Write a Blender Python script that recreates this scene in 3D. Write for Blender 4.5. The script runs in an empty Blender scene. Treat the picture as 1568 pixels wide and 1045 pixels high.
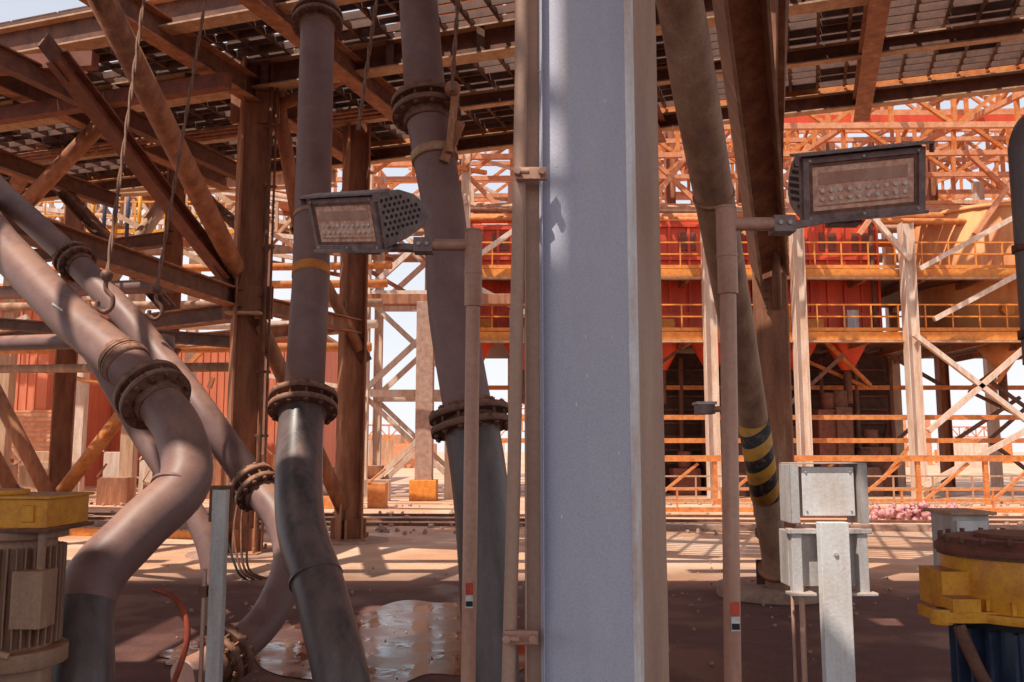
import bpy, math, random
from mathutils import Vector, Matrix
random.seed(7)
V=Vector
sc=bpy.context.scene
sc.view_settings.view_transform='Standard'; sc.view_settings.look='None'; sc.view_settings.exposure=0

# ---------------------------------------------------------------- materials
def mat(name,c1,c2=None,rough=.65,metal=0.0,scale=6.0,bump=.15,dust=None,dustamt=.8,spec=.4,streak=False,c3=None,fine=60.0,grain=.5):
    m=bpy.data.materials.new(name); m.use_nodes=True
    nt=m.node_tree; N=nt.nodes; L=nt.links
    b=N['Principled BSDF']
    if c2 is None: c2=tuple(x*.72 for x in c1)
    tc=N.new('ShaderNodeNewGeometry')
    mp=N.new('ShaderNodeMapping'); L.new(tc.outputs['Position'],mp.inputs['Vector'])
    if streak: mp.inputs['Scale'].default_value=(1,1,.18)
    n1=N.new('ShaderNodeTexNoise'); n1.inputs['Scale'].default_value=scale; n1.inputs['Detail'].default_value=4; n1.inputs['Roughness'].default_value=.65
    L.new(mp.outputs[0],n1.inputs['Vector'])
    cr=N.new('ShaderNodeValToRGB')
    e=cr.color_ramp.elements; e[0].position=.34; e[0].color=(*c2,1); e[1].position=.62; e[1].color=(*c1,1)
    if c3:
        x=cr.color_ramp.elements.new(.70); x.color=(*c3,1)
    L.new(n1.outputs['Fac'],cr.inputs[0])
    col=cr.outputs[0]
    n2=N.new('ShaderNodeTexNoise'); n2.inputs['Scale'].default_value=fine; n2.inputs['Detail'].default_value=2
    L.new(tc.outputs['Position'],n2.inputs['Vector'])
    mx=N.new('ShaderNodeMixRGB'); mx.blend_type='MULTIPLY'; mx.inputs[0].default_value=grain
    cr2=N.new('ShaderNodeValToRGB'); cr2.color_ramp.elements[0].position=.3; cr2.color_ramp.elements[0].color=(.55,.5,.48,1); cr2.color_ramp.elements[1].position=.6
    L.new(n2.outputs['Fac'],cr2.inputs[0]); L.new(col,mx.inputs[1]); L.new(cr2.outputs[0],mx.inputs[2]); col=mx.outputs[0]
    if dust:
        sp=N.new('ShaderNodeSeparateXYZ'); L.new(tc.outputs['Normal'],sp.inputs[0])
        mr=N.new('ShaderNodeMapRange'); mr.inputs[1].default_value=.25; mr.inputs[2].default_value=.95; mr.inputs[3].default_value=0; mr.inputs[4].default_value=dustamt
        L.new(sp.outputs[2],mr.inputs[0])
        ml=N.new('ShaderNodeMath'); ml.operation='MULTIPLY'; L.new(mr.outputs[0],ml.inputs[0])
        mr2=N.new('ShaderNodeMapRange'); mr2.inputs[1].default_value=.35; mr2.inputs[2].default_value=.55; L.new(n1.outputs['Fac'],mr2.inputs[0]); L.new(mr2.outputs[0],ml.inputs[1])
        md=N.new('ShaderNodeMixRGB'); L.new(ml.outputs[0],md.inputs[0]); L.new(col,md.inputs[1]); md.inputs[2].default_value=(*dust,1); col=md.outputs[0]
    L.new(col,b.inputs['Base Color'])
    rr=N.new('ShaderNodeMapRange'); rr.inputs[3].default_value=max(.05,rough-.12); rr.inputs[4].default_value=min(1,rough+.15)
    L.new(n1.outputs['Fac'],rr.inputs[0]); L.new(rr.outputs[0],b.inputs['Roughness'])
    b.inputs['Metallic'].default_value=metal
    b.inputs['Specular IOR Level'].default_value=spec
    if bump:
        bp=N.new('ShaderNodeBump'); bp.inputs['Strength'].default_value=bump; bp.inputs['Distance'].default_value=.01
        L.new(n2.outputs['Fac'],bp.inputs['Height']); L.new(bp.outputs[0],b.inputs['Normal'])
    return m
DUST=(.62,.29,.15)
M={}
M['steel']=mat('rusty_steel',(.46,.19,.095),(.25,.09,.045),dust=DUST,streak=True,c3=(.56,.29,.17))
M['steelD']=mat('dark_rusty_steel',(.22,.09,.052),(.11,.045,.028),dust=DUST,dustamt=.5)
M['deck']=mat('grating_steel',(.18,.08,.048),(.10,.043,.028),dust=DUST,dustamt=.5)
M['steelO']=mat('orange_dusty_steel',(.76,.29,.085),(.54,.155,.04),dust=DUST)
M['beige']=mat('dusty_beige_steel',(.62,.39,.25),(.44,.23,.12),dust=DUST,streak=True)
M['white']=mat('dusty_white_steel',(.80,.65,.53),(.64,.42,.29),dust=DUST,streak=True)
M['pink']=mat('pink_dusty_steel',(.78,.38,.21),(.64,.23,.10))
M['redst']=mat('red_primer',(.27,.085,.05),(.16,.05,.03))
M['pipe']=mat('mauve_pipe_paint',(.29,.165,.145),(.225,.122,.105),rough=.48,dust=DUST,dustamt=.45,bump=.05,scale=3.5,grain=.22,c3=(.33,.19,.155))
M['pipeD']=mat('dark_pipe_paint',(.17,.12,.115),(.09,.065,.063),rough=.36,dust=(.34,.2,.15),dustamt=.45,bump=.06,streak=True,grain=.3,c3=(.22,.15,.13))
M['pipeT']=mat('tan_pipe',(.44,.25,.16),(.27,.14,.088),rough=.6,dust=DUST,streak=True,grain=.35,c3=(.50,.32,.22))
M['flange']=mat('rust_flange',(.28,.13,.085),(.15,.07,.05),rough=.6,dust=DUST,dustamt=.5,scale=20)
M['colblue']=mat('grey_white_paint',(.58,.57,.65),(.50,.49,.59),rough=.5,bump=.12,scale=4,fine=190,streak=True,c3=(.62,.57,.58),grain=.3,spec=.35)
M['colbrown']=mat('dusty_column_paint',(.56,.35,.25),(.43,.25,.18),rough=.55,streak=True,bump=.1,grain=.2)
M['coledge']=mat('lit_edge_and_speck_paint',(.90,.86,.85),(.66,.50,.43),rough=.5,scale=16,streak=True,grain=.2)  # pale tone imitates the lit flange edge; also colours the specks
M['post']=mat('peach_post_paint',(.62,.35,.25),(.48,.24,.165),rough=.45,bump=.05,streak=True,grain=.25,scale=9)
M['lamp']=mat('lamp_housing',(.32,.22,.20),(.18,.12,.11),rough=.5,dust=(.55,.42,.36),dustamt=.9,scale=20,grain=.3)
M['lampd']=mat('lamp_dark_hole',(.02,.015,.015))
M['glass']=mat('dusty_lamp_glass',(.90,.56,.42),(.72,.35,.22),rough=.25,scale=30,bump=.03,spec=.6,grain=.3)
M['led']=mat('led_lens',(.9,.82,.75),(.75,.6,.5),rough=.15)
M['grey']=mat('galvanised_grey',(.62,.58,.56),(.42,.35,.31),rough=.5,dust=DUST,dustamt=.5,streak=True,scale=10,grain=.3)
M['whitep']=mat('white_enclosure',(.85,.82,.80),(.70,.60,.54),rough=.5,scale=8,streak=True,grain=.2)
M['orange']=mat('orange_paint',(.86,.32,.05),(.68,.20,.04),rough=.5)
M['yellow']=mat('yellow_paint',(.86,.38,.025),(.66,.24,.025),rough=.42,dust=(.36,.16,.10),dustamt=.85,scale=9,bump=.06,grain=.35)
M['tank']=mat('red_tank_paint',(.80,.10,.035),(.58,.06,.025),rough=.55,streak=True,scale=2)
M['tankO']=mat('orange_tank_paint',(.84,.40,.15),(.66,.24,.09),rough=.6,streak=True,scale=2)
M['dark']=mat('painted_shade_brown',(.12,.05,.035),(.06,.028,.02))  # dark brown puts the shade below the platforms into the colour
M['black']=mat('black_rubber',(.03,.028,.03),(.015,.015,.015))
M['blue']=mat('blue_paint',(.05,.07,.14),(.035,.05,.09),rough=.4,dust=DUST,dustamt=.4)
M['wallR']=mat('salmon_cladding',(.78,.25,.13),(.64,.18,.09),rough=.7,streak=True,scale=2)
M['roof']=mat('roof_sheet',(.76,.37,.22),(.6,.25,.13))
M['conc']=mat('concrete',(.50,.32,.24),(.34,.19,.14),rough=.85,bump=.4)
M['rope']=mat('rope',(.36,.2,.14),(.24,.12,.08),rough=.9)
M['red']=mat('red_label',(.75,.10,.05),rough=.5)
M['label']=mat('white_label',(.8,.78,.75),(.7,.68,.66),rough=.5)
M['hose']=mat('red_hose',(.50,.10,.04),(.3,.05,.03),rough=.5)
M['scrap']=mat('scrap_pink',(.8,.42,.40),(.35,.08,.08),scale=12)

def ground_mat():
    m=bpy.data.materials.new('red_dust_ground'); m.use_nodes=True; nt=m.node_tree; N=nt.nodes; L=nt.links; b=N['Principled BSDF']
    g=N.new('ShaderNodeNewGeometry')
    def noise(s,d=5):
        n=N.new('ShaderNodeTexNoise'); n.inputs['Scale'].default_value=s; n.inputs['Detail'].default_value=d; L.new(g.outputs['Position'],n.inputs['Vector']); return n
    n1=noise(.5); n2=noise(1.1,7); n3=noise(45,3)
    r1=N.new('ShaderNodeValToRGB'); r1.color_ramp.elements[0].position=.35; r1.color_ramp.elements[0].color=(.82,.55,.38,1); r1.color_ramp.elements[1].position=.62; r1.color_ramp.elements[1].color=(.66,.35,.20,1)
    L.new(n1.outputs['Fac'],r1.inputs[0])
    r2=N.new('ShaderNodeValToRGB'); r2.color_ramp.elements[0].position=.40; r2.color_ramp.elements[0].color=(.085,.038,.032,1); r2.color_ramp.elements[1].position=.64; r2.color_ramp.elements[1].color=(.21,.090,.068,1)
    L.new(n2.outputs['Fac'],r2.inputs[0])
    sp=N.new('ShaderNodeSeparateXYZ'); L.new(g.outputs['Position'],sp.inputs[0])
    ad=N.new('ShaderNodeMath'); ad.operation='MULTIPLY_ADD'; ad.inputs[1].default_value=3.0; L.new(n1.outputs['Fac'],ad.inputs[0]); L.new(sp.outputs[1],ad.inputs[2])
    mr=N.new('ShaderNodeMapRange'); mr.inputs[1].default_value=12.0; mr.inputs[2].default_value=14.0; L.new(ad.outputs[0],mr.inputs[0])  # near ground darkened for shade and wet mud, far ground pale as sunlit
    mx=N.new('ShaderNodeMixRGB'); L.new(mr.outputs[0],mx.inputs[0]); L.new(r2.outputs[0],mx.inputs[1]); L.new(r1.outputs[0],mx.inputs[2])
    m2=N.new('ShaderNodeMixRGB'); m2.blend_type='MULTIPLY'; m2.inputs[0].default_value=.45; r3=N.new('ShaderNodeValToRGB'); r3.color_ramp.elements[0].position=.3; r3.color_ramp.elements[0].color=(.5,.45,.42,1); r3.color_ramp.elements[1].position=.6
    L.new(n3.outputs['Fac'],r3.inputs[0]); L.new(mx.outputs[0],m2.inputs[1]); L.new(r3.outputs[0],m2.inputs[2])
    L.new(m2.outputs[0],b.inputs['Base Color'])
    rr=N.new('ShaderNodeMapRange'); rr.inputs[1].default_value=.40; rr.inputs[2].default_value=.56; rr.inputs[3].default_value=.38; rr.inputs[4].default_value=.85
    L.new(n2.outputs['Fac'],rr.inputs[0]); L.new(rr.outputs[0],b.inputs['Roughness']); b.inputs['Specular IOR Level'].default_value=.3
    bp=N.new('ShaderNodeBump'); bp.inputs['Strength'].default_value=.5; bp.inputs['Distance'].default_value=.02; L.new(n3.outputs['Fac'],bp.inputs['Height']); L.new(bp.outputs[0],b.inputs['Normal'])
    return m
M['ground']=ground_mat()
def water_mat():
    m=bpy.data.materials.new('muddy_water'); m.use_nodes=True; nt=m.node_tree; N=nt.nodes; L=nt.links; b=N['Principled BSDF']
    g=N.new('ShaderNodeNewGeometry'); n=N.new('ShaderNodeTexNoise'); n.inputs['Scale'].default_value=7; n.inputs['Detail'].default_value=3; L.new(g.outputs['Position'],n.inputs['Vector'])
    b.inputs['Base Color'].default_value=(.06,.026,.022,1); b.inputs['Specular IOR Level'].default_value=.55
    rr=N.new('ShaderNodeMapRange'); rr.inputs[1].default_value=.42; rr.inputs[2].default_value=.6; rr.inputs[3].default_value=.04; rr.inputs[4].default_value=.22; n4=N.new('ShaderNodeTexNoise'); n4.inputs['Scale'].default_value=2.2; L.new(g.outputs['Position'],n4.inputs['Vector']); L.new(n4.outputs['Fac'],rr.inputs[0]); L.new(rr.outputs[0],b.inputs['Roughness'])
    bp=N.new('ShaderNodeBump'); bp.inputs['Strength'].default_value=.16; bp.inputs['Distance'].default_value=.012; L.new(n.outputs['Fac'],bp.inputs['Height']); L.new(bp.outputs[0],b.inputs['Normal'])
    return m
M['water']=water_mat()
def hazard_mat(ax):
    m=bpy.data.materials.new('hazard_stripes'); m.use_nodes=True; nt=m.node_tree; N=nt.nodes; L=nt.links; b=N['Principled BSDF']
    g=N.new('ShaderNodeNewGeometry'); dp=N.new('ShaderNodeVectorMath'); dp.operation='DOT_PRODUCT'; L.new(g.outputs['Position'],dp.inputs[0]); dp.inputs[1].default_value=tuple(ax)
    mu=N.new('ShaderNodeMath'); mu.operation='MULTIPLY'; mu.inputs[1].default_value=3.7; L.new(dp.outputs['Value'],mu.inputs[0])
    fr=N.new('ShaderNodeMath'); fr.operation='FRACT'; L.new(mu.outputs[0],fr.inputs[0])
    gt=N.new('ShaderNodeMath'); gt.operation='GREATER_THAN'; gt.inputs[1].default_value=.5; L.new(fr.outputs[0],gt.inputs[0])
    nz=N.new('ShaderNodeTexNoise'); nz.inputs['Scale'].default_value=18; nz.inputs['Detail'].default_value=5; L.new(g.outputs['Position'],nz.inputs['Vector'])
    mx=N.new('ShaderNodeMixRGB'); L.new(gt.outputs[0],mx.inputs[0]); mx.inputs[1].default_value=(.03,.025,.025,1); mx.inputs[2].default_value=(.68,.33,.04,1)
    m2=N.new('ShaderNodeMixRGB'); cr=N.new('ShaderNodeMapRange'); cr.inputs[1].default_value=.5; cr.inputs[2].default_value=.7; cr.inputs[4].default_value=.6; L.new(nz.outputs['Fac'],cr.inputs[0]); L.new(cr.outputs[0],m2.inputs[0]); L.new(mx.outputs[0],m2.inputs[1]); m2.inputs[2].default_value=(.30,.16,.10,1)
    L.new(m2.outputs[0],b.inputs['Base Color']); b.inputs['Roughness'].default_value=.6
    return m

# ---------------------------------------------------------------- mesh builder
class G:
    def __init__(s,name): s.name=name; s.v=[]; s.f=[]; s.mi=[]; s.sm=[]; s.mats=[]; s.cur=0
    def m(s,k):
        if k not in s.mats: s.mats.append(k)
        s.cur=s.mats.index(k); return s
    def face(s,idx,smooth=False): s.f.append(idx); s.mi.append(s.cur); s.sm.append(smooth)
    def obox(s,c,ax,ay,az):
        c=V(c); o=len(s.v)
        for k in (-1,1):
            for j in (-1,1):
                for i in (-1,1): s.v.append(c+ax*i+ay*j+az*k)
        for q in ((0,2,3,1),(4,5,7,6),(0,1,5,4),(2,6,7,3),(0,4,6,2),(1,3,7,5)): s.face([o+t for t in q])
        return s
    def box(s,x0,x1,y0,y1,z0,z1):
        return s.obox(((x0+x1)/2,(y0+y1)/2,(z0+z1)/2),V(((x1-x0)/2,0,0)),V((0,(y1-y0)/2,0)),V((0,0,(z1-z0)/2)))
    def frame(s,p1,p2,up):
        p1,p2=V(p1),V(p2); d=(p2-p1); l=d.length; d.normalize(); up=V(up)
        if abs(d.dot(up.normalized()))>.97: up=V((0,1,0)) if abs(d.y)<.9 else V((1,0,0))
        x=d.cross(up).normalized(); y=x.cross(d).normalized()
        return p1,p2,d,l,x,y
    def beam(s,p1,p2,w,h,up=(0,0,1),ox=0,oy=0):
        p1,p2,d,l,x,y=s.frame(p1,p2,up)
        return s.obox((p1+p2)/2+x*ox+y*oy,x*w/2,y*h/2,d*l/2)
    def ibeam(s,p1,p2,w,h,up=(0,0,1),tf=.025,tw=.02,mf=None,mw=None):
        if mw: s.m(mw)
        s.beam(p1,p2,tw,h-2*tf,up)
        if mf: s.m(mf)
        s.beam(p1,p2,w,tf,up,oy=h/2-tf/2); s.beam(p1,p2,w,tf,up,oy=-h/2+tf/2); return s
    def tube(s,pts,r,n=20,smoothpath=False,caps=True,switch=None):
        P=[V(p) for p in pts]; R=list(r) if isinstance(r,(list,tuple)) else [r]*len(P)
        if smoothpath:
            Q=[];S=[]
            for i in range(len(P)-1):
                a=P[max(i-1,0)]; b=P[i]; c=P[i+1]; d=P[min(i+2,len(P)-1)]
                for k in range(8):
                    t=k/8; Q.append(.5*((2*b)+(c-a)*t+(2*a-5*b+4*c-d)*t*t+(3*b-a-3*c+d)*t**3)); S.append(R[i]*(1-t)+R[i+1]*t)
            Q.append(P[-1]); S.append(R[-1]); P,R=Q,S
        o=len(s.v); t0=(P[1]-P[0]).normalized(); u=t0.orthogonal().normalized()
        for i,p in enumerate(P):
            if i==0: t=(P[1]-P[0])
            elif i==len(P)-1: t=P[-1]-P[-2]
            else: t=P[i+1]-P[i-1]
            t.normalize(); u=(u-t*u.dot(t)).normalized(); w=t.cross(u)
            for k in range(n):
                a=2*math.pi*k/n; s.v.append(p+(u*math.cos(a)+w*math.sin(a))*R[i])
        for i in range(len(P)-1):
            if switch and i>=switch[0]: s.m(switch[1])
            for k in range(n): s.face([o+i*n+k,o+i*n+(k+1)%n,o+(i+1)*n+(k+1)%n,o+(i+1)*n+k],True)
        if caps:
            s.face([o+k for k in range(n)][::-1]); e=o+(len(P)-1)*n; s.face([e+k for k in range(n)])
        return s
    def cyl(s,p1,p2,r,r2=None,n=20): return s.tube([p1,p2],[r,r if r2 is None else r2],n)
    def flange(s,p,d,r,k=1.55,th=.045,gap=.05,nb=12,m1='flange',m2='steelD'):
        p=V(p); d=V(d).normalized(); R=r*k; s.m(m1)
        for q in (-1,1): s.cyl(p+d*(q*gap/2),p+d*(q*(gap/2+th)),R,n=32)
        for q in (-1,1): s.cyl(p+d*(q*(gap/2+th)),p+d*(q*(gap/2+th+.06)),r*1.12,r*1.02,n=24)
        s.cyl(p-d*gap/2,p+d*gap/2,r*1.05,n=24)
        u=d.orthogonal().normalized(); w=d.cross(u); s.m(m2)
        for i in range(nb):
            a=2*math.pi*i/nb; c=p+(u*math.cos(a)+w*math.sin(a))*(R*.88); e=gap/2+th
            s.cyl(c-d*(e+.03),c+d*(e+.03),.011,n=6)
            for q in (-1,1): s.cyl(c+d*q*e,c+d*q*(e+.02),.022,n=6)
        return s
    def ring(s,p,d,r,w):
        p=V(p); d=V(d).normalized(); s.cyl(p-d*w/2,p+d*w/2,r,n=28); return s
    def sphere(s,c,r,n=10,jit=0):
        c=V(c); o=len(s.v)
        for i in range(n+1):
            for j in range(n):
                th=math.pi*i/n; ph=2*math.pi*j/n; rr=r*(1+random.uniform(-jit,jit)); s.v.append(c+V((math.sin(th)*math.cos(ph),math.sin(th)*math.sin(ph),math.cos(th)))*rr)
        for i in range(n):
            for j in range(n): s.face([o+i*n+j,o+(i+1)*n+j,o+(i+1)*n+(j+1)%n,o+i*n+(j+1)%n],True)
        return s
    def done(s,bevel=0):
        me=bpy.data.meshes.new(s.name); me.from_pydata([tuple(v) for v in s.v],[],s.f)
        for k in s.mats: me.materials.append(M[k])
        me.polygons.foreach_set('material_index',s.mi); me.polygons.foreach_set('use_smooth',s.sm); me.update()
        ob=bpy.data.objects.new(s.name,me); sc.collection.objects.link(ob)
        if bevel:
            b=ob.modifiers.new('bevel','BEVEL'); b.width=bevel; b.segments=2; b.limit_method='ANGLE'; b.angle_limit=math.radians(50)
        return ob

# ---------------------------------------------------------------- ground
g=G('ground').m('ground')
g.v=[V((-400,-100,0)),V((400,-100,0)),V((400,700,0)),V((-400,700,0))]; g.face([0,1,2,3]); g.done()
def blob(name,mk,cx,cy,rx,ry,z,n=60,seed=1,am=.25):
    rnd=random.Random(seed); ph=[rnd.uniform(0,6.28) for _ in range(7)]
    q=G(name).m(mk); q.v=[V((cx,cy,z))]
    for i in range(n):
        a=2*math.pi*i/n; k=1+am*sum(math.sin((j+2)*a+ph[j])/(j+1.5) for j in range(7)); q.v.append(V((cx+rx*k*math.cos(a),cy+ry*k*math.sin(a),z)))
    for i in range(n): q.face([0,1+i,1+(i+1)%n])
    return q.done()
blob('water_puddle','water',-.95,7.9,.95,1.9,.005,seed=3,n=90,am=.2)
blob('water_puddle','water',-2.45,7.3,.3,.5,.013,seed=9)
k=G('concrete_kerb').m('conc')
k.beam((-14,20.3,.06),(-6.2,18.4,.06),.2,.12); k.beam((2,18.2,.06),(30,17.2,.06),.25,.12); k.done(.01)
k=G('orange_kerb').m('orange'); k.beam((-10,17.6,.07),(-5.4,16.3,.07),.15,.14); k.done(.01)
k=G('rubble').m('conc')
for i in range(700):
    x=random.uniform(-14,24); y=random.choice([17.6,19.0,22.5,26])+random.gauss(0,.4); r=random.uniform(.02,.07)
    k.sphere((x,y,r*.4),r,5,.3)
k.done()
k=G('floor_grit').m('conc')
for i in range(260):
    x=random.uniform(-5,5); y=random.uniform(5.5,13); r=random.uniform(.006,.022)
    k.sphere((x,y,r*.4),r*(.5 if y<9 and -2<x<0 else 1),5,.3)
k.done()
k=G('track_rails').m('steelD')
for y in (18.9,20.2,21.6): k.beam((-12,y+.8,.03),(24,y-1.0,.03),.14,.06)
k.done()

# ---------------------------------------------------------------- structural frame coordinates
L1=V((-4.22,14,0)); A=V((.948,-.317,0)); Bv=V((.317,.948,0))
def F(a,b,z): return L1+A*a+Bv*b+V((0,0,z))
sd=V((-.36,-.36,.86)).normalized()    # towards the sun

g=G('grating_deck').m('deck')
b=-2.2
while b<4.1:
    g.beam(F(-20,b,8.0),F(17,b,8.0),.03,.12); b+=.27
a=-20
while a<17:
    g.beam(F(a,-2.2,7.99),F(a,4.1,7.99),.05,.09); a+=.45
g.m('steelO'); g.beam(F(-20,4.16,7.97),F(17,4.16,7.97),.03,.24)
g.m('deck')
rnd=random.Random(4)
a=-20
while a<17:
    b=-2.2
    while b<4.0:
        if rnd.random()<(.82 if a<3 else .34): g.beam(F(a+.02,b+.25,8.1),F(a+.88,b+.25,8.1),.46,.02)
        b+=.54
    a+=.9
g.done()
g=G('unseen_shade_plates').m('deck')  # unseen plates added overhead to keep sun off the foreground
def hole(x,y):  # openings placed to drop sun patches on pipes, column, box and floor
    if -6.8<x<-4.3 and 3.6<y<5.9: return True
    if -5.5<x<-4.7 and 2.0<y<2.8: return True
    if .5<x<1.4 and 3.4<y<4.2: return True
    if abs(x+2.24)<.5 and abs(y-.17)<.5: return True
    if abs(x+1.34)<.36 and abs(y-1.6)<.36: return True
    if y>7.9 and int((y+20)/.35)%3!=0 : return True
    return False
y=-6.25
while y<10.3:
    x=-20
    while x<13:
        if not hole(x+.175,y+.175) and rnd.random()<(.975 if y>3 else .997): g.box(x,x+.352,y,y+.352,8.22,8.25)
        x+=.35
    y+=.35
for x in (-6.2,-5.6,-5.0): g.box(x,x+.06,3.4,6,8.1,8.22)
# narrow diagonal slot, added to throw a soft sun patch on the column
cs=V((-2.24,.17,8.27)); dd=V((.7071,.7071,0)); nn=V((-.7071,.7071,0))
for s_ in (-1,1): g.beam(cs-dd*1.2+nn*s_*.54,cs+dd*1.2+nn*s_*.54,1.0,.02)
for a0,a1 in ((-1.2,-.28),(-.17,-.13),(-.03,.03),(.24,1.2)): g.beam(cs+dd*a0,cs+dd*a1,.2,.015,oy=-.03)
g.done()
g=G('deck_girder')
for (p,q,w,h) in [(F(-20,0,7.7),F(17,0,7.7),.3,.45),(F(-20,4.0,7.65),F(17,4.0,7.65),.2,.3),(F(-20,2.1,7.72),F(17,2.1,7.72),.16,.26),(F(-20,-2.2,7.7),F(5,-2.2,7.7),.28,.45)]:
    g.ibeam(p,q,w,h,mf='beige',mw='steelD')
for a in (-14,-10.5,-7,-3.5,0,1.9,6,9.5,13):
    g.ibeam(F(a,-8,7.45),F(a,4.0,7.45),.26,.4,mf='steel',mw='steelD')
for a in (-12,-9,-5.5,-1.8):
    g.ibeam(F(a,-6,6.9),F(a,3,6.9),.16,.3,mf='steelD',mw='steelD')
g.m('redst'); g.beam(F(-9,-1.4,7.0),F(.5,-1.4,7.0),.18,.22); g.beam(F(-9,-4,7.1),F(-1,-2.4,7.1),.18,.22)
g.m('steelD')
for i in range(40): g.beam(F(-14+i*.75,-.13,7.5),F(-14+i*.75,-.13,7.9),.012,.12,up=(1,0,0))
g.m('steel')
for i in range(3): g.cyl(F(-14,1.0+i*.16,7.35),F(3,1.0+i*.16,7.35),.035,n=8)
g.done()

def hcol(name,x,y,z1,w,mk='steel',base=True,z0=0,ang=-18,mf=None):
    q=G(name); a=math.radians(ang); up=V((math.cos(a),math.sin(a),0))
    q.ibeam((x,y,z0),(x,y,z1),w,w,up=up,tf=.035,tw=.03,mf=mf or mk,mw=mk)
    q.m(mk)
    if base:
        q.box(x-w*.85,x+w*.85,y-w*.85,y+w*.85,0.0,.05)
        for dx in (-1,1):
            for dy in (-1,1): q.cyl((x+dx*w*.7,y+dy*w*.7,.05),(x+dx*w*.7,y+dy*w*.7,.13),.025,n=6)
        q.beam((x-w*.75,y,.22),(x+w*.75,y,.22),.02,.34); q.beam((x,y-w*.75,.22),(x,y+w*.75,.22),.02,.34)
        q.m('conc'); q.cyl((x,y,-.05),(x,y,.03),w*1.7,n=32)
    return q
for (x,y,z,w,ang) in [(-4.22,14,8,.46,25),(-2.90,16,7.9,.42,25),(-11.1,22,8.4,.5,25),(-7.4,19,8,.4,20),(-13.5,17,8,.4,20)]:
    q=hcol('steel_column',x,y,z,w,ang=ang)
    if w==.46:
        for z in (3.95,7.2): q.m('steel').box(x-.4,x+.4,y-.02,y+.02,z-.28,z+.25)
        q.m('beige').box(x-.28,x+.28,y-.28,y+.28,3.72,3.76)
        q.m('steelD').cyl((x+.30,y-.12,0),(x+.30,y-.12,7.6),.03,n=10); q.cyl((x+.38,y-.1,0),(x+.38,y-.1,7.6),.02,n=10)
        for i in range(7): q.box(x+.2,x+.42,y-.11,y-.07,.8+i,.84+i)
    q.done(.004)
q=hcol('steel_column',2.97,10.1,8.0,.34,mk='steelD',ang=80,mf='steel')
q.m('conc').cyl((2.9,10.1,0),(2.9,10.1,.12),.62,n=40)
q.m('steelD')
for i in range(3):
    for j in range(2): q.cyl((2.88+j*.1,9.92,3.2+i*.1),(2.88+j*.1,9.9,3.2+i*.1),.018,n=6)
q.done(.004)
q=hcol('steel_column',3.25,10.6,8.0,.16,mk='beige',ang=80,base=False); q.done(.004)

def brace(p,q,r,mk,round_=True,name='diagonal_brace'):
    g=G(name).m(mk)
    if round_: g.cyl(p,q,r,n=18)
    else: g.ibeam(p,q,r*2,r*2,mf=mk,mw=mk)
    d=(V(q)-V(p)).normalized(); g.m('steelD')
    for e,s_ in ((V(p),1),(V(q),-1)): g.beam(e-d*.25*s_,e+d*.3*s_,.03,r*2.3)
    return g.done()
brace((-4.53,9,6.65),(-4.35,13.7,4.45),.15,'steel')
brace((-5.6,10.4,6.4),(-4.5,13.7,4.35),.11,'redst',False)
brace((-8.86,17,8.6),(-11.6,20,7.5),.17,'steel')
brace((-8.0,20,7.4),(-9.3,20,5.3),.16,'beige')
brace((-3.95,14.1,7.7),(-3.7,15.5,5.0),.12,'steel')
brace((-4.05,14.1,3.6),(-3.0,15.9,.6),.13,'steel')
brace((-2.75,16,3.4),(-3.7,15.3,5.3),.10,'steel')
brace((-9.9,19.5,.5),(-7.6,19.5,3.7),.15,'steelO')
brace((-11.4,19,3.4),(-9.7,19,.5),.15,'steel')
brace((-11,20,.5),(-13.8,20,5.2),.15,'steel')
brace((-4.1,14.2,7.2),(-1.2,13.2,8.0),.1,'steel')
brace((-6.8,14.8,7.6),(-8.8,15.6,6.0),.14,'steel')
brace((-7.2,19,7.5),(-5.2,18,5.8),.12,'steelD')
brace((-7.4,19,3.6),(-5.0,17.5,1.2),.11,'steelD')
brace((-9.2,17.5,6.9),(-6.4,16.4,4.2),.11,'steelD',False)
g=G('horizontal_beam')
g.ibeam((-5.6,7.8,4.0),(-4.4,14,4.0),.24,.3,mf='steel',mw='steelD')
g.ibeam((-4.1,14,3.92),(-2.8,16,3.82),.22,.26,mf='steel',mw='steel')
g.ibeam((-13,20,3.9),(-4.4,14.6,3.9),.24,.3,mf='steel',mw='steelD')
g.ibeam((-13.5,17,4.3),(-4.2,14.1,3.3),.18,.2,mf='steelD',mw='steelD')
g.ibeam((-7.4,19,3.9),(-2.9,16.3,3.9),.2,.26,mf='beige',mw='steel')
g.ibeam((-14,22,6.2),(-7.4,19,6.2),.22,.3,mf='steelD',mw='steelD')
g.ibeam((-11,22,8.2),(-4.3,21,8.2),.3,.4,mf='beige',mw='steel')
g.m('pipe').cyl((-13,18,4.7),(-4.6,15.2,4.5),.13); g.m('pipeT').cyl((-14,19,3.3),(-4.5,15,3.0),.08)
g.done()

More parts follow.
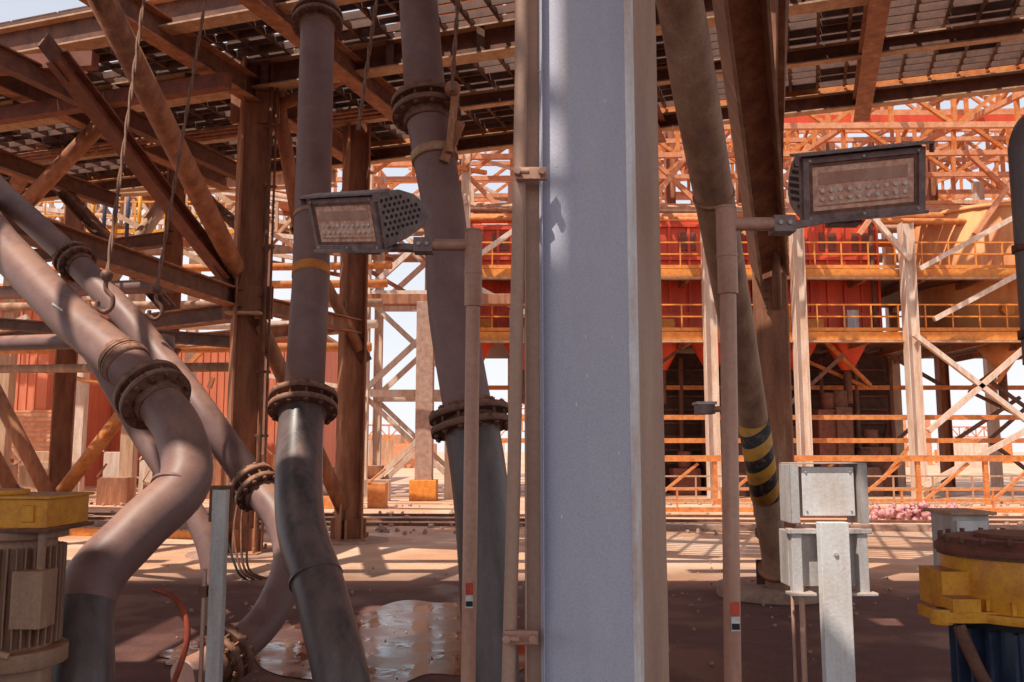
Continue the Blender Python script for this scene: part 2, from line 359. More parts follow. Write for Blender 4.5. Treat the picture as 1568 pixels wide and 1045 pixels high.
# ---------------------------------------------------------------- big pipes
def path_dir(P,i):
    P=[V(p) for p in P]; return (P[min(i+1,len(P)-1)]-P[max(i-1,0)]).normalized()
p1=[(-2.15,9.2,8.0),(-1.94,8.4,6.07),(-1.66,7.2,2.93),(-1.61,6.85,1.95)]
p1b=[(-1.61,6.85,1.95),(-1.57,6.6,1.60),(-1.44,6.15,1.11),(-1.23,5.8,.73),(-1.02,5.5,.25),(-.98,5.45,-.05)]
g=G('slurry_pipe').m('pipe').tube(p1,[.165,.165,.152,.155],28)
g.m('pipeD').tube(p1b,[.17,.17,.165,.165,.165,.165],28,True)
g.flange(p1[3],path_dir(p1+p1b[1:],3),.165,k=1.6); g.flange((-1.92,8.3,5.8),(V(p1[1])-V(p1[2])),.16)
d=(V(p1[1])-V(p1[2])).normalized()
g.m('orange').ring((-1.672,7.25,3.06),d,.156,.09); g.m('beige').ring((-1.72,7.45,3.58),d,.163,.04)
g.m('pipeD').ring((-1.26,5.84,.78),path_dir(p1b,3),.174,.02); g.done()

p2=[(-.95,7.4,7.2),(-.76,6.8,5.22),(-.66,6.55,4.2),(-.58,6.48,3.75),(-.50,6.4,3.3),(-.43,6.3,2.57),(-.29,6.15,1.8)]
p2b=[(-.29,6.15,1.8),(-.22,6.05,1.4),(-.17,5.95,.8),(-.12,5.8,-.05)]
g=G('slurry_pipe').m('pipe').tube(p2[:3],[.155,.155,.16],28)
g.m('pipe').tube(p2[2:],[.165,.16,.155,.17,.17],28,True)
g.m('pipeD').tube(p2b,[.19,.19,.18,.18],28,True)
g.flange(p2[2],path_dir(p2,2),.165,k=1.6); g.flange(p2b[0],path_dir(p2,6),.18,k=1.55)
g.m('beige').ring((-.585,6.48,3.80),path_dir(p2,3),.178,.07)
g.m('steel'); g.beam((-.42,6.33,4.25),(-.46,6.28,3.75),.05,.1); g.beam((-.5,6.3,3.7),(-.38,6.3,4.0),.05,.07); g.sphere((-.44,6.28,4.25),.06)
g.m('label')
for i in range(7): g.beam((-.47+i*.012,6.125,2.42-i*.05),(-.43+i*.012,6.12,2.41-i*.05),.003,.012)
g.done()

pA=[(-6.2,8.6,4.85),(-4.67,7.5,3.68),(-4.19,7.1,3.28),(-3.26,6.5,2.56),(-2.72,6.2,2.21),(-2.43,6.0,1.97)]
pA2=[(-2.43,6,1.97),(-2.18,5.83,1.72),(-2.06,5.65,1.40),(-2.24,5.4,1.12),(-2.42,5.2,.80),(-2.33,5.0,.30),(-2.32,5,-.05)]
g=G('slurry_pipe').m('pipe').tube(pA,.155,28)
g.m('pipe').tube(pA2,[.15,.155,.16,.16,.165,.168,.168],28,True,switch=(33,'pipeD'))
g.flange(pA[5],path_dir(pA+pA2[1:],5),.155); g.flange(pA[4],path_dir(pA,4),.155,k=1.12,th=.02,gap=.01,nb=0)
g.m('pipe').ring((-2.09,5.62,1.36),path_dir(pA2,2),.168,.02)
g.m('label')
for i in range(3): g.beam((-3.35+i*.05,6.38,2.66-i*.03),(-3.25+i*.05,6.34,2.60-i*.03),.003,.014)
g.done()

pB=[(-5.95,9.5,4.75),(-5.34,9,4.27),(-4.22,8.4,3.41),(-3.48,8,2.78),(-2.77,7.6,2.09),(-2.03,7.1,1.31)]
pB2=[(-2.03,7.1,1.31),(-1.77,6.9,1.08),(-1.64,6.7,.78),(-1.74,6.5,.42),(-1.93,6.2,.22),(-2.1,5.9,.14)]
g=G('slurry_pipe').m('pipe').tube([(-7.2,10.4,5.7)]+pB,.122,24); g.m('pipe').tube(pB2,.125,24,True)
g.flange(pB[2],path_dir(pB,2),.125,k=1.45); g.flange(pB[5],path_dir(pB+pB2[1:],5),.125,k=1.5); g.flange(pB2[4],path_dir(pB2,4),.125,k=1.5); g.done()
g=G('drain_pipe').m('pipe').tube([(-5.2,9.2,3.5),(-4.37,9,2.72),(-3.63,8.8,1.72),(-3.02,8.6,.97),(-2.8,8.5,.5),(-2.78,8.5,-.05)],.11,20,True); g.done()
g=G('slurry_pipe').m('pipe').tube([(-7,11,2.9),(-3.9,9.4,2.75),(-3.55,9.2,2.5),(-2.1,8.2,1.0)],.09,20,True); g.done()

r1=[(.6,4.6,5.6),(1.10,5.6,4.67),(1.32,6.1,4.11),(1.59,6.8,3.59),(1.98,7.8,2.80),(2.39,8.8,1.85),(2.88,9.85,.25),(2.9,9.9,-.05)]
g=G('large_slanted_pipe').m('pipeT').tube(r1,[.155,.155,.16,.155,.155,.145,.14,.14],28,True)
g.m('pipeT').ring(r1[3],path_dir(r1,3),.165,.03)
a_=V(r1[5]); c_=V(r1[6]); d=(c_-a_); ln=d.length; d.normalize()
M['hazard']=hazard_mat((d+V((.55,0,0))).normalized())
g.m('hazard').cyl(a_-d*.05+V((0,-.004,0)),a_+d*.90+V((0,-.004,0)),.153,.149,n=32)
g.m('steelD').ring(a_+d*(ln-.1),d,.2,.04); g.done()
g=G('inclined_box_girder').m('pipeT')
g.ibeam((1.35,5.2,5.3),(2.93,9.9,3.62),.30,.34,up=(1,0,.3),tf=.03,mf='pipeT',mw='steel')
g.m('steel').beam((1.75,5.3,5.5),(2.98,9.7,3.9),.05,.40); g.done(.004)
g=G('slanted_conduit').m('pipeT').tube([(2.2,6.6,6),(2.86,9.4,4.1),(3.0,9.9,3.2)],.05,14); g.done()

def rope(p,q,hook=True):
    g=G('lifting_sling').m('rope'); p=V(p); q=V(q); n=40
    for s_ in (0,math.pi):
        pts=[]
        for i in range(n*3+1):
            t=i/(n*3); c=p.lerp(q,t); a=t*60+s_; pts.append(c+V((math.cos(a),math.sin(a),0))*.009)
        g.tube(pts,.010,6)
    if hook:
        g.m('flange').sphere(q,.045); 
        pts=[q+V((0,0,-.02)),q+V((0,0,-.1)),q+V((.05,0,-.16)),q+V((.05,0,-.23)),q+V((0,0,-.27)),q+V((-.05,0,-.24)),q+V((-.055,0,-.19))]
        g.tube(pts,.018,8,True)
    g.done()
rope((-3.4,8.1,8),(-2.95,6.35,2.86)); rope((-3.1,9,8),(-3.11,7.65,3.0)); rope((-1.05,8,8),(-1.26,7.0,4.2),False); rope((-.35,7.6,8),(-.44,6.2,4.2),False)

# ---------------------------------------------------------------- foreground column
e1=V((.888,-.46,0)); e2=V((.46,.888,0)); C1=V((.330,2.40,0))
def cbox(g,s0,s1,t0,t1,z0,z1):
    c=C1+e1*((s0+s1)/2)+e2*((t0+t1)/2)+V((0,0,(z0+z1)/2)); g.obox(c,e1*((s1-s0)/2),e2*((t1-t0)/2),V((0,0,(z1-z0)/2)))
g=G('painted_steel_column').m('colblue'); cbox(g,-.282,-.003,0,.018,-.0,6)
g.m('coledge'); cbox(g,-.011,.007,-.003,.026,0,6)
g.m('colbrown'); cbox(g,-.03,-.006,.026,.26,0,6); cbox(g,-.28,-.006,.26,.278,0,6)
cbox(g,-.27,-.25,.018,.26,0,6)
g.m('colblue')
for z in (1.86,1.66,2.72): cbox(g,-.284,-.262,-.002,0,z-.0,z+.004)
g.m('coledge')
rr=random.Random(2)
for i in range(26):
    z=rr.uniform(.6,3.2); s=rr.uniform(-.27,-.02); cbox(g,s,s+rr.uniform(.001,.006),-.0012,0,z,z+rr.uniform(.001,.012))
g.m('colbrown'); cbox(g,-.32,-.27,.02,.3,0,.02); g.done(.003)
g=G('cable_channel').m('colbrown'); g.box(.036,.041,2.50,2.55,0,6); g.box(.041,.086,2.535,2.54,0,6); g.m('colblue').box(.0855,.089,2.49,2.55,0,6)
g.m('colbrown').tube([(.032,2.5,4.0),(.027,2.5,2.7),(.005,2.5,1.5),(-.012,2.5,.9),(-.03,2.5,0)],.019,16)
for z,x in ((2.385,.05),(1.10,.02)):
    g.m('post').box(x-.04,x+.05,2.455,2.475,z-.018,z+.018); g.m('post').cyl((x-.035,2.45,z),(x-.035,2.43,z),.012,n=6); g.cyl((x+.035,2.45,z),(x+.035,2.43,z),.012,n=6); g.tube([(x-.035,2.5,z),(x-.035,2.44,z),(x+.0,2.44,z)],.009,8)
g.done(.002)

# ---------------------------------------------------------------- floodlights
def floodlight(ztop,px,py,lx,ly,lz,yaw,tilt,roll,sc_,side,xb,dep=1.0):
    g=G('floodlight'); g.m('post')
    g.tube([(xb,py,0),(px,py,ztop-.25)],.026,24); g.tube([(px-.0,py,ztop-.28),(px,py,ztop)],.032,24)
    g.tube([(px,py,ztop-.16),(px,py,ztop-.15)],.034,24)
    za=ztop-.05; ex=px+side*.15
    g.tube([(px,py,za),(ex,py,za)],.022,20); g.cyl((px,py,ztop),(px,py,ztop+.006),.034,n=24)
    g.m('red').box(px+(xb-px)*.4-.013,px+(xb-px)*.4+.013,py-.031,py-.0265,1.10,1.14); g.m('label').box(px+(xb-px)*.4-.013,px+(xb-px)*.4+.013,py-.031,py-.0265,1.055,1.098); g.m('black').box(px+(xb-px)*.4-.012,px+(xb-px)*.4+.012,py-.032,py-.0312,1.06,1.078)
    Rm=Matrix.Translation((lx,ly,lz))@Matrix.Rotation(math.radians(yaw),4,'Z')@Matrix.Rotation(math.radians(roll),4,'Y')@Matrix.Rotation(math.radians(tilt),4,'X')@Matrix.Scale(sc_,4)
    h=G('x'); h.mats=g.mats; h.cur=0
    W=.19; H=.10
    prof=[(0,-H),(0,H),(.02,H+.008),(.10*dep,H+.004),(.16*dep,H-.025),(.20*dep,H-.07),(.215*dep,-.02),(.19*dep,-.055),(.10*dep,-.085)]
    h.m('lamp')
    for sx in (-1,1):
        for (yy,zz) in prof: h.v.append(V((sx*W,yy,zz)))
    n=len(prof)
    for i in range(1,n):
        j=(i+1)%n; h.face([i,j,n+j,n+i],False)
    h.face(list(range(n))[::-1]); h.face([n+i for i in range(n)])
    h.box(-W,W,-.012,0,H-.018,H); h.box(-W,W,-.012,0,-H,-H+.018); h.box(-W,-W+.018,-.012,0,-H+.018,H-.018); h.box(W-.018,W,-.012,0,-H+.018,H-.018)
    h.m('flange'); h.box(-W+.018,W-.018,-.006,0,H-.030,H-.018); h.box(-W+.018,W-.018,-.006,0,-H+.018,-H+.030); h.box(-W+.018,-W+.030,-.006,0,-H+.030,H-.030); h.box(W-.030,W-.018,-.006,0,-H+.030,H-.030)
    h.m('glass').box(-W+.030,W-.030,-.003,.004,-H+.030,H-.030)
    h.m('lamp').box(-W-.022,W+.022,-.035,.06,H+.008,H+.016); h.box(-W-.022,-W-.018,-.03,.0,H-.02,H+.008); h.box(W+.018,W+.022,-.03,.0,H-.02,H+.008)
    h.box(-W-.01,W+.01,-.02,.04,-H-.010,-H)
    h.m('led')
    for i in range(10):
        for j in range(2): h.cyl((-.13+i*.029,-.004,-.034+j*.026),(-.13+i*.029,-.009,-.034+j*.026),.008,.006,n=10)
    h.m('beige').box(-.145,.145,-.006,-.003,-.056,-.052); h.m('post').box(-.14,.14,-.005,-.003,.012,.05)
    h.m('grey')
    for sx in (-1,0,1):
        for sz in (-1,1): h.cyl((sx*(W-.02),-.012,sz*(H-.009)),(sx*(W-.02),-.016,sz*(H-.009)),.005,n=6)
    for sx in (-1,1):
        x=sx*(W+.001); h.m('lampd')
        for i in range(8):
            for j in range(7):
                yy=.022+i*.020+(j%2)*.010; zz=-.055+j*.022
                if yy<.185 and zz<H-.018-max(0,yy-.11)*.9 and zz>-.075+yy*.25: h.cyl((x,yy*dep,zz),(x+sx*.001,yy*dep,zz),.0075,n=8)
        h.m('lamp').box(min(sx*W,sx*(W+.008)),max(sx*W,sx*(W+.008)),.0,.012,-H,H)
    for vv in h.v: g.v.append(Rm@vv)
    o=len(g.v)-len(h.v)
    for f,mi,sm in zip(h.f,h.mi,h.sm): g.f.append([o+t for t in f]); g.mi.append(mi); g.sm.append(sm)
    s=side
    g.m('lamp').box(min(ex,ex+s*.07),max(ex,ex+s*.07),py-.02,py+.05,za-.028,za+.025)
    tgt=Rm@V((-s*.10,.05*dep,-H-.005))
    g.beam((ex+s*.03,py+.02,za-.01),tgt,.05,.022); g.beam(tgt+V((0,0,-.012)),tgt+V((s*.10*sc_,0,-.012)),.06,.02); g.m('grey')
    for i in range(2): g.cyl((ex+s*(.02+i*.03),py-.02,za),(ex+s*(.02+i*.03),py-.028,za),.008,n=6)
    return g.done(.0015)
floodlight(2.40,-.142,3.2,-.615,3.20,2.43,-38,22,8,.96,-1,-.158,1.25)
floodlight(2.375,.692,2.8,1.165,2.86,2.475,-3,20,-5,1.04,1,.655,.8)
g=G('bulkhead_light').m('lamp').box(.60,.655,2.86,2.93,1.715,1.745); g.m('grey').box(.595,.66,2.855,2.935,1.745,1.755); g.m('post').cyl((.64,2.9,1.73),(.68,2.82,1.73),.01,n=8); g.done(.002)

# ---------------------------------------------------------------- junction box stand
g=G('junction_box_stand').m('whitep')
g.box(1.44,1.70,4.46,4.60,1.275,1.515); g.m('grey')
for x in (1.375,1.715): g.box(x,x+.006,4.44,4.62,1.24,1.53); g.box(x,x+.045,4.44,4.446,1.24,1.53)
g.box(1.38,1.76,4.44,4.62,1.53,1.537)
g.box(1.37,1.75,4.50,4.64,.93,1.20); g.box(1.36,1.50,4.44,4.50,1.19,1.215); g.box(1.63,1.77,4.44,4.50,1.19,1.215)
for x in (1.375,1.70): g.box(x,x+.05,4.45,4.5,.9,1.19)
g.box(1.35,1.48,4.42,4.5,.895,.91); g.box(1.64,1.78,4.42,4.5,.895,.91)
g.m('whitep').box(1.495,1.635,4.38,4.44,0,1.25); g.m('grey').box(1.45,1.68,4.34,4.46,.0,.02)
g.m('grey').cyl((1.565,4.379,1.1),(1.565,4.372,1.1),.012,n=8)
for x,z in ((1.46,1.30),(1.68,1.30),(1.46,1.49),(1.68,1.49)): g.cyl((x,4.46,z),(x,4.454,z),.006,n=8)
g.m('post').cyl((1.43,4.5,0),(1.43,4.5,.93),.014,n=10); g.m('post').cyl((1.40,4.55,0),(1.40,4.55,.93),.009,n=10); g.m('post').box(1.39,1.45,4.48,4.52,.44,.47)
g.done(.003)
g=G('channel_post').m('grey'); g.box(-1.66,-1.585,4.98,4.986,0,1.38); g.box(-1.66,-1.654,4.986,5.05,0,1.38); g.box(-1.591,-1.585,4.986,5.05,0,1.38)
g.m('post').cyl((-1.69,5,0),(-1.69,5,.95),.012,n=10); g.m('steelD').box(-1.7,-1.58,5.05,5.1,1.2,1.4); g.box(-1.71,-1.67,4.97,5.02,.8,.86); g.done(.002)

# ---------------------------------------------------------------- gearbox right
g=G('gearbox_drive').m('yellow'); c=(2.52,4.5)
def cz(z0,z1,r,mk,r2=None,n=40): g.m(mk).cyl((c[0],c[1],z0),(c[0],c[1],z1),r,r2,n)
cz(.84,1.085,.36,'yellow'); cz(1.085,1.10,.375,'steelD'); cz(1.10,1.13,.385,'redst'); cz(1.13,1.17,.385,'redst',.33); cz(1.17,1.19,.2,'redst'); cz(.80,.84,.40,'yellow'); cz(.76,.80,.33,'black'); cz(.25,.76,.26,'blue'); cz(0,.25,.36,'blue')
g.m('yellow').box(2.0,2.4,4.25,4.5,.80,.85); g.cyl((2.02,4.3,.79),(2.02,4.3,.86),.05); g.m('lampd').cyl((2.02,4.3,.861),(2.02,4.3,.862),.022)
g.m('yellow').box(2.05,2.18,4.24,4.36,.85,.91); g.box(2.06,2.24,4.36,4.6,.85,1.02)
for i in range(20):
    a=2*math.pi*i/20; g.m('steelD').cyl((c[0]+.355*math.cos(a),c[1]+.355*math.sin(a),1.15),(c[0]+.355*math.cos(a),c[1]+.355*math.sin(a),1.185),.013,n=6)
    g.m('yellow').beam((c[0]+.355*math.cos(a),c[1]+.355*math.sin(a),.84),(c[0]+.355*math.cos(a),c[1]+.355*math.sin(a),.90),.02,.03)
    g.m('blue').beam((c[0]+.26*math.cos(a),c[1]+.26*math.sin(a),.5),(c[0]+.34*math.cos(a),c[1]+.34*math.sin(a),.5),.015,.5)
g.m('steelD').tube([(2.1,4.3,.78),(2.15,4.25,.6),(2.25,4.2,.35),(2.3,4.2,0)],.03,12,True)
g.m('hose').tube([(2.3,4.1,.75),(2.4,4.05,.55),(2.6,4.0,.6),(2.75,4.1,.8)],.015,10,True)
g.done(.004)
g=G('control_cabinet').m('grey').box(2.88,3.12,5.9,6.2,.7,1.18); g.m('whitep').box(2.90,3.10,5.88,5.9,.74,1.14); g.m('grey').cyl((3,6.05,0),(3,6.05,.7),.05); g.m('beige').box(2.85,3.15,5.85,6.25,1.18,1.2); g.done(.004)
g=G('electric_motor'); c=(-2.53,4.62)
g.m('yellow').box(-2.85,-2.28,4.42,4.85,1.22,1.36); g.box(-2.86,-2.26,4.40,4.87,1.36,1.375); g.cyl((-2.6,4.6,1.375),(-2.6,4.6,1.4),.12)
g.box(-2.40,-2.34,4.405,4.42,1.25,1.33)
g.m('pipeT').cyl((c[0],c[1],.62),(c[0],c[1],1.16),.19,n=36)
for i in range(36):
    a=2*math.pi*i/36; g.beam((c[0]+.2*math.cos(a),c[1]+.2*math.sin(a),.64),(c[0]+.2*math.cos(a),c[1]+.2*math.sin(a),1.12),.008,.07,up=(math.cos(a),math.sin(a),0))
g.cyl((c[0],c[1],1.16),(c[0],c[1],1.22),.24,n=32); g.cyl((c[0],c[1],.54),(c[0],c[1],.62),.27,n=32); g.cyl((c[0],c[1],.3),(c[0],c[1],.54),.2,n=32); g.box(-2.40,-2.25,4.36,4.5,.75,1.02); g.cyl((-2.3,4.43,1.02),(-2.3,4.43,1.2),.02)
g.m('blue').box(-2.72,-2.66,4.36,4.42,0,1.22); g.box(-2.9,-2.2,4.4,4.8,.0,.3)
g.m('steelD').box(-2.9,-2.25,4.38,4.86,1.20,1.219); g.m('beige').tube([(-2.55,4.4,.9),(-2.57,4.36,.75),(-2.5,4.36,.66),(-2.4,4.38,.62)],.018,10,True)
g.done(.003)
g=G('cable_hose').m('hose').tube([(-2.2,5.6,.75),(-2.02,5.5,.70),(-1.93,5.45,.5),(-2.0,5.4,.2),(-2.1,5.4,.0)],.018,12,True)
for i in range(4): g.m(random.choice(['black','steel','steelD'])).tube([(-3.55+i*.05,11.6,1.1),(-3.6+i*.09,11.4,.6),(-3.4+i*.05,11.2,.15),(-3.3+i*.1,11.3,0)],.015,8,True)
g.done()
g=G('side_pipe').m('pipeD').tube([(3.08,5,3.52),(3.02,5,3.47),(2.975,5,3.36),(2.97,5,3.2),(2.97,5,2.2),(2.975,5,2.08),(3.02,5,2.0),(3.08,5,1.97)],.07,18,True); g.m('steelD').ring((2.97,5,2.75),(0,0,1),.085,.04); g.ring((2.97,5,2.25),(0,0,1),.085,.05); g.done()
g=G('shackle_hook').m('rope').tube([(2.62,9.6,1.1),(2.62,9.6,.85),(2.66,9.6,.78),(2.7,9.6,.72),(2.66,9.6,.66),(2.6,9.6,.7),(2.6,9.6,.78)],.015,8,True); g.m('flange').box(2.58,2.66,9.57,9.63,.9,1.1); g.done()

# ---------------------------------------------------------------- background process building
def rail(g,x0,x1,y,z,h=.85,mk='yellow',y1=None,step=.9):
    y1=y if y1 is None else y1; g.m(mk); n=max(1,int(abs(V((x1-x0,y1-y,0)).length)/step))
    for i in range(n+1):
        t=i/n; x=x0+(x1-x0)*t; yy=y+(y1-y)*t; g.beam((x,yy,z),(x,yy,z+h),.045,.045)
    for zz in (h,h*.55): g.beam((x0,y,z+zz),(x1,y1,z+zz),.05,.05)
    g.beam((x0,y,z+.06),(x1,y1,z+.06),.02,.12)
g=G('process_platform')
for z in (7.55,5.4):
    g.m('orange').beam((-2.5,29.6,z),(24,29.6,z),.12,.28); g.m('beige').beam((-2.5,29.5,z-.2),(24,29.5,z-.2),.25,.06)
    g.m('steelD').box(-2.5,24,29.7,37,z+.0,z+.05); rail(g,-2.5,24,29.6,z+.17,.9,'orange')
    for x in range(-2,24,2): g.m('steel').beam((x,29.7,z-.15),(x,37,z-.15),.12,.22)
for z,y in ((2.68,29.8),(1.91,29.9),(3.9,33)):
    g.m('steelO').beam((-2,y,z),(24,y,z),.15,.16)
for x in (-2,2.2,6.6,9.6,13.3,17.5,21.5):
    g.m('white').ibeam((x,29.3,0),(x,29.3,9.2),.4,.4,up=(1,0,0),mf='white',mw='white'); g.m('steel').ibeam((x,36,0),(x,36,15),.4,.4,up=(1,0,0),mf='steel',mw='steel')
g.m('white')
for (x0,z0,x1,z1) in [(13.3,5.4,17.5,2.0),(13.3,0.4,17.5,2.6),(13.3,7.9,11.8,9.8),(17.5,5.4,13.6,2.2),(17.5,9.7,13.6,7.6),(-2,7.4,1,9.6),(2.2,5.2,-2,7.4),(14,5.9,18.4,8.2)]:
    g.beam((x0,29.1,z0),(x1,29.1,z1),.16,.16)
for i in range(26):
    g.m(random.choice(['steelO','steelD','steelD']))
    x=random.uniform(4,22); z=random.choice([.6,1.9,2.7,3.9]); y=random.uniform(30,35)
    g.beam((x,y,z),(x+random.uniform(-3,3),y+random.uniform(-.5,.5),z+random.uniform(1,2.2)),.12,.12)
g.done()
def tank(name,x,y,r,z0,z1,mk,n=40):
    g=G(name).m(mk).cyl((x,y,z0),(x,y,z1),r,n=n)
    g.cyl((x,y,z1),(x,y,z1+.5),r,.3,n)
    g.cyl((x,y-r*.2,z0-.95),(x,y-r*.2,z0),.2,.85,n); g.m('steelD').cyl((x,y-r*.2,z0-2.4),(x,y-r*.2,z0-.95),.16,n=16)
    g.m(mk)
    for z in (z0+.1,(z0+z1)/2,z1-.1): g.ring((x,y,z),(0,0,1),r+.06,.12)
    for i in range(3): g.m('orange').cyl((x-r*.3+i*r*.5,y-r-.02,z0+1.0),(x-r*.3+i*r*.5,y-r+.2,z0+1.0),.22,n=20)
    g.done()
def bin_(x0,x1,y0,z0,z1):
    g=G('rectangular_process_bin').m('tank').box(x0,x1,y0,y0+3.6,z0,z1)
    for x in [x0+i*(x1-x0)/6 for i in range(7)]: g.box(x-.05,x+.05,y0-.08,y0,z0,z1)
    for z in (z0+.9,z0+2.9,z1-.15): g.box(x0-.03,x1+.03,y0-.11,y0-.002,z-.06,z+.06)
    g.m('redst'); 
    for i in range(3): x=x0+.4+i*(x1-x0)/3.1; g.box(x,x+.6,y0-.05,y0-.003,z0+2.9+.3,z0+2.9+.95)
    xm=(x0+x1)/2
    for dx in (-.9,.9):
        g.m('tank').cyl((xm+dx,y0+.9,z0-1.0),(xm+dx,y0+.9,z0),.2,.75,24); g.m('steelD').cyl((xm+dx,y0+.9,z0-2.2),(xm+dx,y0+.9,z0-1.0),.15,n=12)
    g.m('orange').box(x0+.8,x0+1.5,y0-.3,y0-.09,z0,z0+.7); g.m('grey').box(x1-1.3,x1-.9,y0-.4,y0-.1,z0,z0+1.0)
    g.m('steelD').cyl((x1-.3,y0-.3,z0),(x1-.3,y0-.3,z1),.08,n=12)
    g.done(.01)
bin_(-2.2,1.2,31,5.45,9.6); bin_(4.2,8.4,31,5.45,9.7); bin_(9.4,13.0,31,5.45,9.95); tank('process_tank',18,33,2.6,5.45,10.3,'tankO'); tank('process_tank',23.6,34,2.4,5.45,10.3,'tankO')
g=G('shade_wall_machinery').m('dark').box(4.4,14.3,33.6,33.9,0,5.25)  # dark wall stands in for the shade beneath the platforms
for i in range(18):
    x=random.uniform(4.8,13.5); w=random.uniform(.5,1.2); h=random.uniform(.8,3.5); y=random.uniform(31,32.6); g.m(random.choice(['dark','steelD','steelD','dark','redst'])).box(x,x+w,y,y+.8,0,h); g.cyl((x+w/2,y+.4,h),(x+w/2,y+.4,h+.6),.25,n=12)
for i in range(8): x=5+i*1.3; g.m('steelD').cyl((x,33,0),(x,33,5),.1,n=10)
for i in range(9): z=.6+i*.5; g.m('steelD').beam((4.5,33.4,z),(14.2,33.4,z),.08,.06)
g.done(.02)
g=G('safety_handrail'); rail(g,2,25,23.5,0,.58,'steelO',22.6,1.1); rail(g,2,25,27.5,0,.8,'beige',27.5,1.2); g.done()
g=G('conveyor_frame')
for x in range(4,26,2): g.m('steelO').beam((x,26.5,0),(x,26.5,1.3),.12,.12); g.m('steelO').beam((x,26.5,0),(x+1.5,26.5,1.2),.08,.08)
g.m('steelO').beam((3.6,26.5,1.35),(26,26.5,1.35),.2,.18); g.done()
g=G('scrap_pile').m('scrap')
for i in range(140): g.sphere((random.gauss(9.0,.5),random.gauss(20.8,.3),random.uniform(.0,.35)*max(0,1-abs(random.gauss(0,.5)))),random.uniform(.04,.11),5,.45)
g.done()

def truss(g,p,q,h,n,w,mk,mk2=None):
    p=V(p); q=V(q); g.m(mk); u=V((0,0,h)); g.beam(p,q,w,w); g.beam(p+u,q+u,w,w)
    for i in range(n):
        a=p.lerp(q,i/n); b=p.lerp(q,(i+1)/n); g.m(mk2 or mk)
        g.beam(a,a+u,w*.7,w*.7)
        if i%2: g.beam(a,b+u,w*.7,w*.7)
        else: g.beam(a+u,b,w*.7,w*.7)
g=G('roof_truss')
for i,y in enumerate((27,31,35,39,43,48)):
    zz=11.6+i*.45
    truss(g,(-8,y,zz),(28,y,zz+.3),1.5,18,.18,'pink','steelO')
    if i%2==0: truss(g,(-6,y+1,zz+3.0),(28,y+1,zz+3.4),1.2,22,.16,'white' if i%2 else 'pink')
for x in (-7,-3.5,0,4,8,12,16,20,24):
    truss(g,(x,26,12.6),(x,50,15.5),1.3,12,.17,'pink','steelO')
    g.m('pink').beam((x,30,9),(x+2.4,30,12.2),.16,.16); g.beam((x+4,32,9.5),(x+1,32,12.6),.16,.16); g.m('white').beam((x,37,0),(x,37,13),.35,.35)
for i in range(35):
    x=random.uniform(-7,24); y=random.uniform(30,46); z=random.uniform(9.5,14); g.m(random.choice(['pink','steelO','white','beige'])); g.beam((x,y,z),(x+random.uniform(-3,3),y+random.uniform(-2,2),z+random.uniform(-.8,1.6)),.14,.14)
for i in range(10):
    z=random.uniform(9.8,13); y=random.uniform(31,40); g.m(random.choice(['pink','steelO','tankO','beige'])).cyl((-6,y,z),(26,y,z+random.uniform(-.5,.5)),random.uniform(.08,.2),n=10)
g.done()
g=G('roof_sheeting').m('roof')
for i in range(9):
    for j in range(14):
        if random.random()<.45:
            x=-8+j*2.6; y=27+i*3.0; z=16.2+i*.35; g.beam((x,y+1.2,z),(x+2.5,y+1.2,z),2.3,.04)
g.m('tank').box(7,20,30,30.2,12.9,13.3)
g.done()

g=G('lattice_tower')
for y in (30,33):
    for x in (-5.0,-1.6): g.m('white').ibeam((x,y,0),(x,y,12),.3,.3,up=(1,0,0),mf='white',mw='white')
    for z in (0.2,3.6,7.0): g.m('white'); g.beam((-5,y,z),(-1.6,y,z+3.2),.18,.18); g.beam((-1.6,y+.2,z),(-5,y+.2,z+3.2),.16,.16); g.beam((-5,y,z+3.3),(-1.6,y,z+3.3),.2,.24)
g.done()
g=G('pipe_support_pillar').m('conc').box(-3.1,-2.55,28.5,29.1,.6,6.4); g.m('orange').box(-3.25,-2.4,28.35,29.2,0,.65); g.m('steel').beam((-6,28.8,6.5),(0,28.8,6.5),.4,.35); g.done(.02)
def building(name,x0,x1,y,z1,mk,door=None):
    g=G(name).m(mk); g.box(x0,x1,y,y+8,0,z1)
    n=int((x1-x0)/.35)
    for i in range(n): g.box(x0+i*.35,x0+i*.35+.1,y-.04,y,0.5,z1-.1)
    g.m('beige').box(x0-.2,x1+.2,y-.3,y+8.3,z1,z1+.15); g.m('conc').box(x0,x1,y-.06,y,0,.5)
    if door:
        g.m('pink').box(door,door+2.2,y-.08,y-.045,0,3.2)
        for i in range(16): g.m('beige').box(door,door+2.2,y-.1,y-.08,.1+i*.2,.14+i*.2)
    g.done()
building('red_clad_building',-24,-18.9,36,8.2,'wallR',-20.8); building('red_clad_building',-19,-9.2,42,7.0,'wallR',-14)
g=G('site_clutter')
for i in range(40):
    x=random.uniform(-18,-4); y=random.uniform(24,34); h=random.uniform(.3,1.6); w=random.uniform(.3,1.0); g.m(random.choice(['steelO','white','conc','steel','beige'])).box(x,x+w,y,y+.5,0,h); g.beam((x,y,h),(x+random.uniform(-1,1),y,h+.4),.06,.06)
g.done(.02)
g=G('inclined_conveyor_gallery')
for (z0,z1,y) in [(14.2,9.6,35),(12.2,8.2,33),(11.0,8.6,30)]:
    truss(g,(-26,y,z0),(-5,y,z1),1.3,20,.15,'white','beige'); truss(g,(-26,y+2,z0),(-5,y+2,z1),1.3,20,.15,'steel','beige')
    g.m('roof')
    for i in range(12): a=V((-26,y+1,z0+1.4)).lerp(V((-5,y+1,z1+1.4)),i/12); g.beam(a,a+V((1.3,0,-.2)),2.2,.05)
for x in (-22,-16,-12,-8): g.m('white').beam((x,33,0),(x,33,11),.35,.35); g.m('beige').beam((x,28,0),(x,28,8),.4,.4)
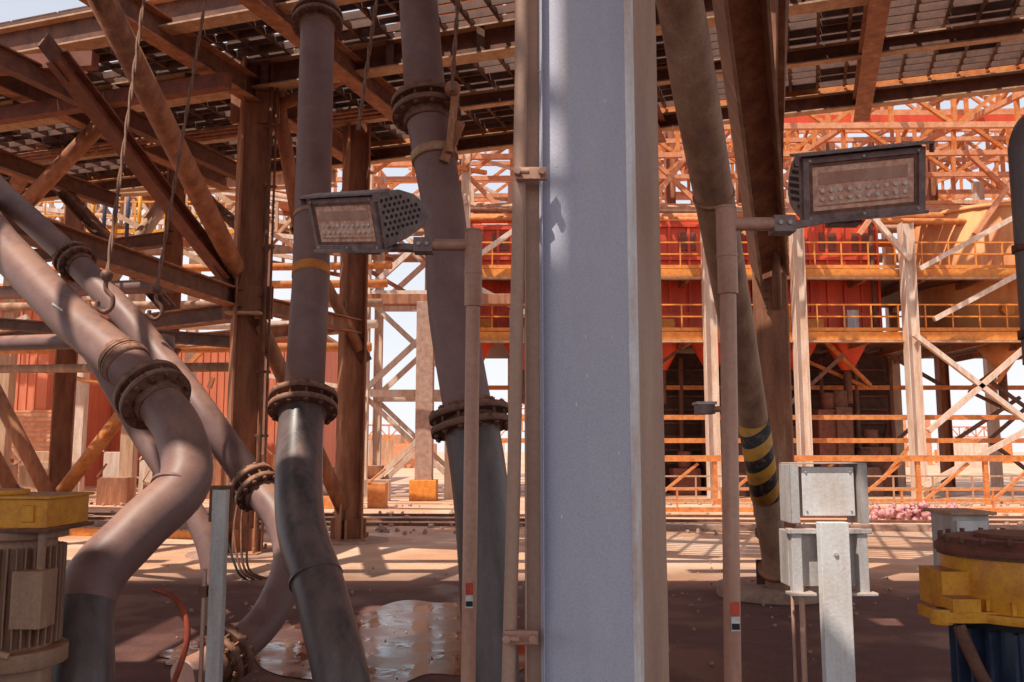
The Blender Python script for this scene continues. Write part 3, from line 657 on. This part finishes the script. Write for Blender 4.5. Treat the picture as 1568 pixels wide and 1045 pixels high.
rail(g,-24,-8,27,8.3,1.0,'yellow',27); g.m('steel').box(-24,-8,27,28,8.1,8.25)
for i in range(5): g.m('blue' if i%2 else 'yellow').cyl((-12.6+i*.35,26,7.8),(-12.6+i*.35,26,9.6),.06,n=8)
for i in range(24):
    x=random.uniform(-20,-5); z=random.uniform(4,10); y=random.uniform(24,32); g.m(random.choice(['steel','beige','steelO','white'])); g.beam((x,y,z),(x+random.uniform(-4,4),y,z+random.uniform(-2,2)),.14,.14)
for i in range(6): z=4.5+i*.8; g.m(random.choice(['pipeT','steelO','white'])).cyl((-20,26+i,z),(-4,25+i,z),.13,n=12)
g.done()
g=G('distant_plant')
for i in range(70):
    x=random.uniform(-60,60); y=random.uniform(75,110); h=random.uniform(1.5,5); g.m(random.choice(['pink','beige','steelO','white'])); w=random.uniform(.5,4)
    g.box(x,x+w,y,y+3,0,h) if i%3 else truss(g,(x,y,h),(x+6,y,h),1.2,6,.15,'steelO')
g.done()

# ---------------------------------------------------------------- light, camera
S=bpy.data.lights.new('sun','SUN'); S.energy=5; S.angle=math.radians(.5); S.color=(1,.93,.82)
so=bpy.data.objects.new('sun',S); sc.collection.objects.link(so); so.rotation_euler=(-sd).to_track_quat('-Z','Y').to_euler()
w=bpy.data.worlds.new('World'); sc.world=w; w.use_nodes=True; nt=w.node_tree; N=nt.nodes; L=nt.links
sky=N.new('ShaderNodeTexSky'); sky.sky_type='NISHITA'; sky.sun_disc=False; sky.sun_elevation=math.asin(sd.z); sky.sun_rotation=math.atan2(sd.x,sd.y); sky.air_density=1; sky.dust_density=1
# white veil added to whiten and brighten the sky, thickest towards the horizon
tc=N.new('ShaderNodeTexCoord'); sp=N.new('ShaderNodeSeparateXYZ'); L.new(tc.outputs['Generated'],sp.inputs[0])
mr=N.new('ShaderNodeMapRange'); mr.inputs[1].default_value=.0; mr.inputs[2].default_value=.9; mr.inputs[3].default_value=.95; mr.inputs[4].default_value=.25; L.new(sp.outputs[2],mr.inputs[0])
nz=N.new('ShaderNodeTexNoise'); nz.inputs['Scale'].default_value=3; nz.inputs['Detail'].default_value=6; L.new(tc.outputs['Generated'],nz.inputs['Vector'])
ad=N.new('ShaderNodeMath'); ad.operation='MULTIPLY_ADD'; ad.inputs[1].default_value=.5; L.new(nz.outputs['Fac'],ad.inputs[0]); 
sb=N.new('ShaderNodeMath'); sb.operation='SUBTRACT'; sb.inputs[1].default_value=.25; L.new(mr.outputs[0],sb.inputs[0]); L.new(sb.outputs[0],ad.inputs[2]); ad.use_clamp=True
mx=N.new('ShaderNodeMixRGB'); L.new(ad.outputs[0],mx.inputs[0]); L.new(sky.outputs[0],mx.inputs[1]); mx.inputs[2].default_value=(6.6,6.6,6.8,1)
bg=N['Background']; L.new(mx.outputs[0],bg.inputs[0]); bg.inputs[1].default_value=.15
cam=bpy.data.cameras.new('camera'); cam.lens=31.18; cam.sensor_width=36; cam.clip_end=2000; cam.clip_start=.05
co=bpy.data.objects.new('camera',cam); sc.collection.objects.link(co); co.location=(0,0,1.6); co.rotation_euler=(math.radians(97),0,0); sc.camera=co
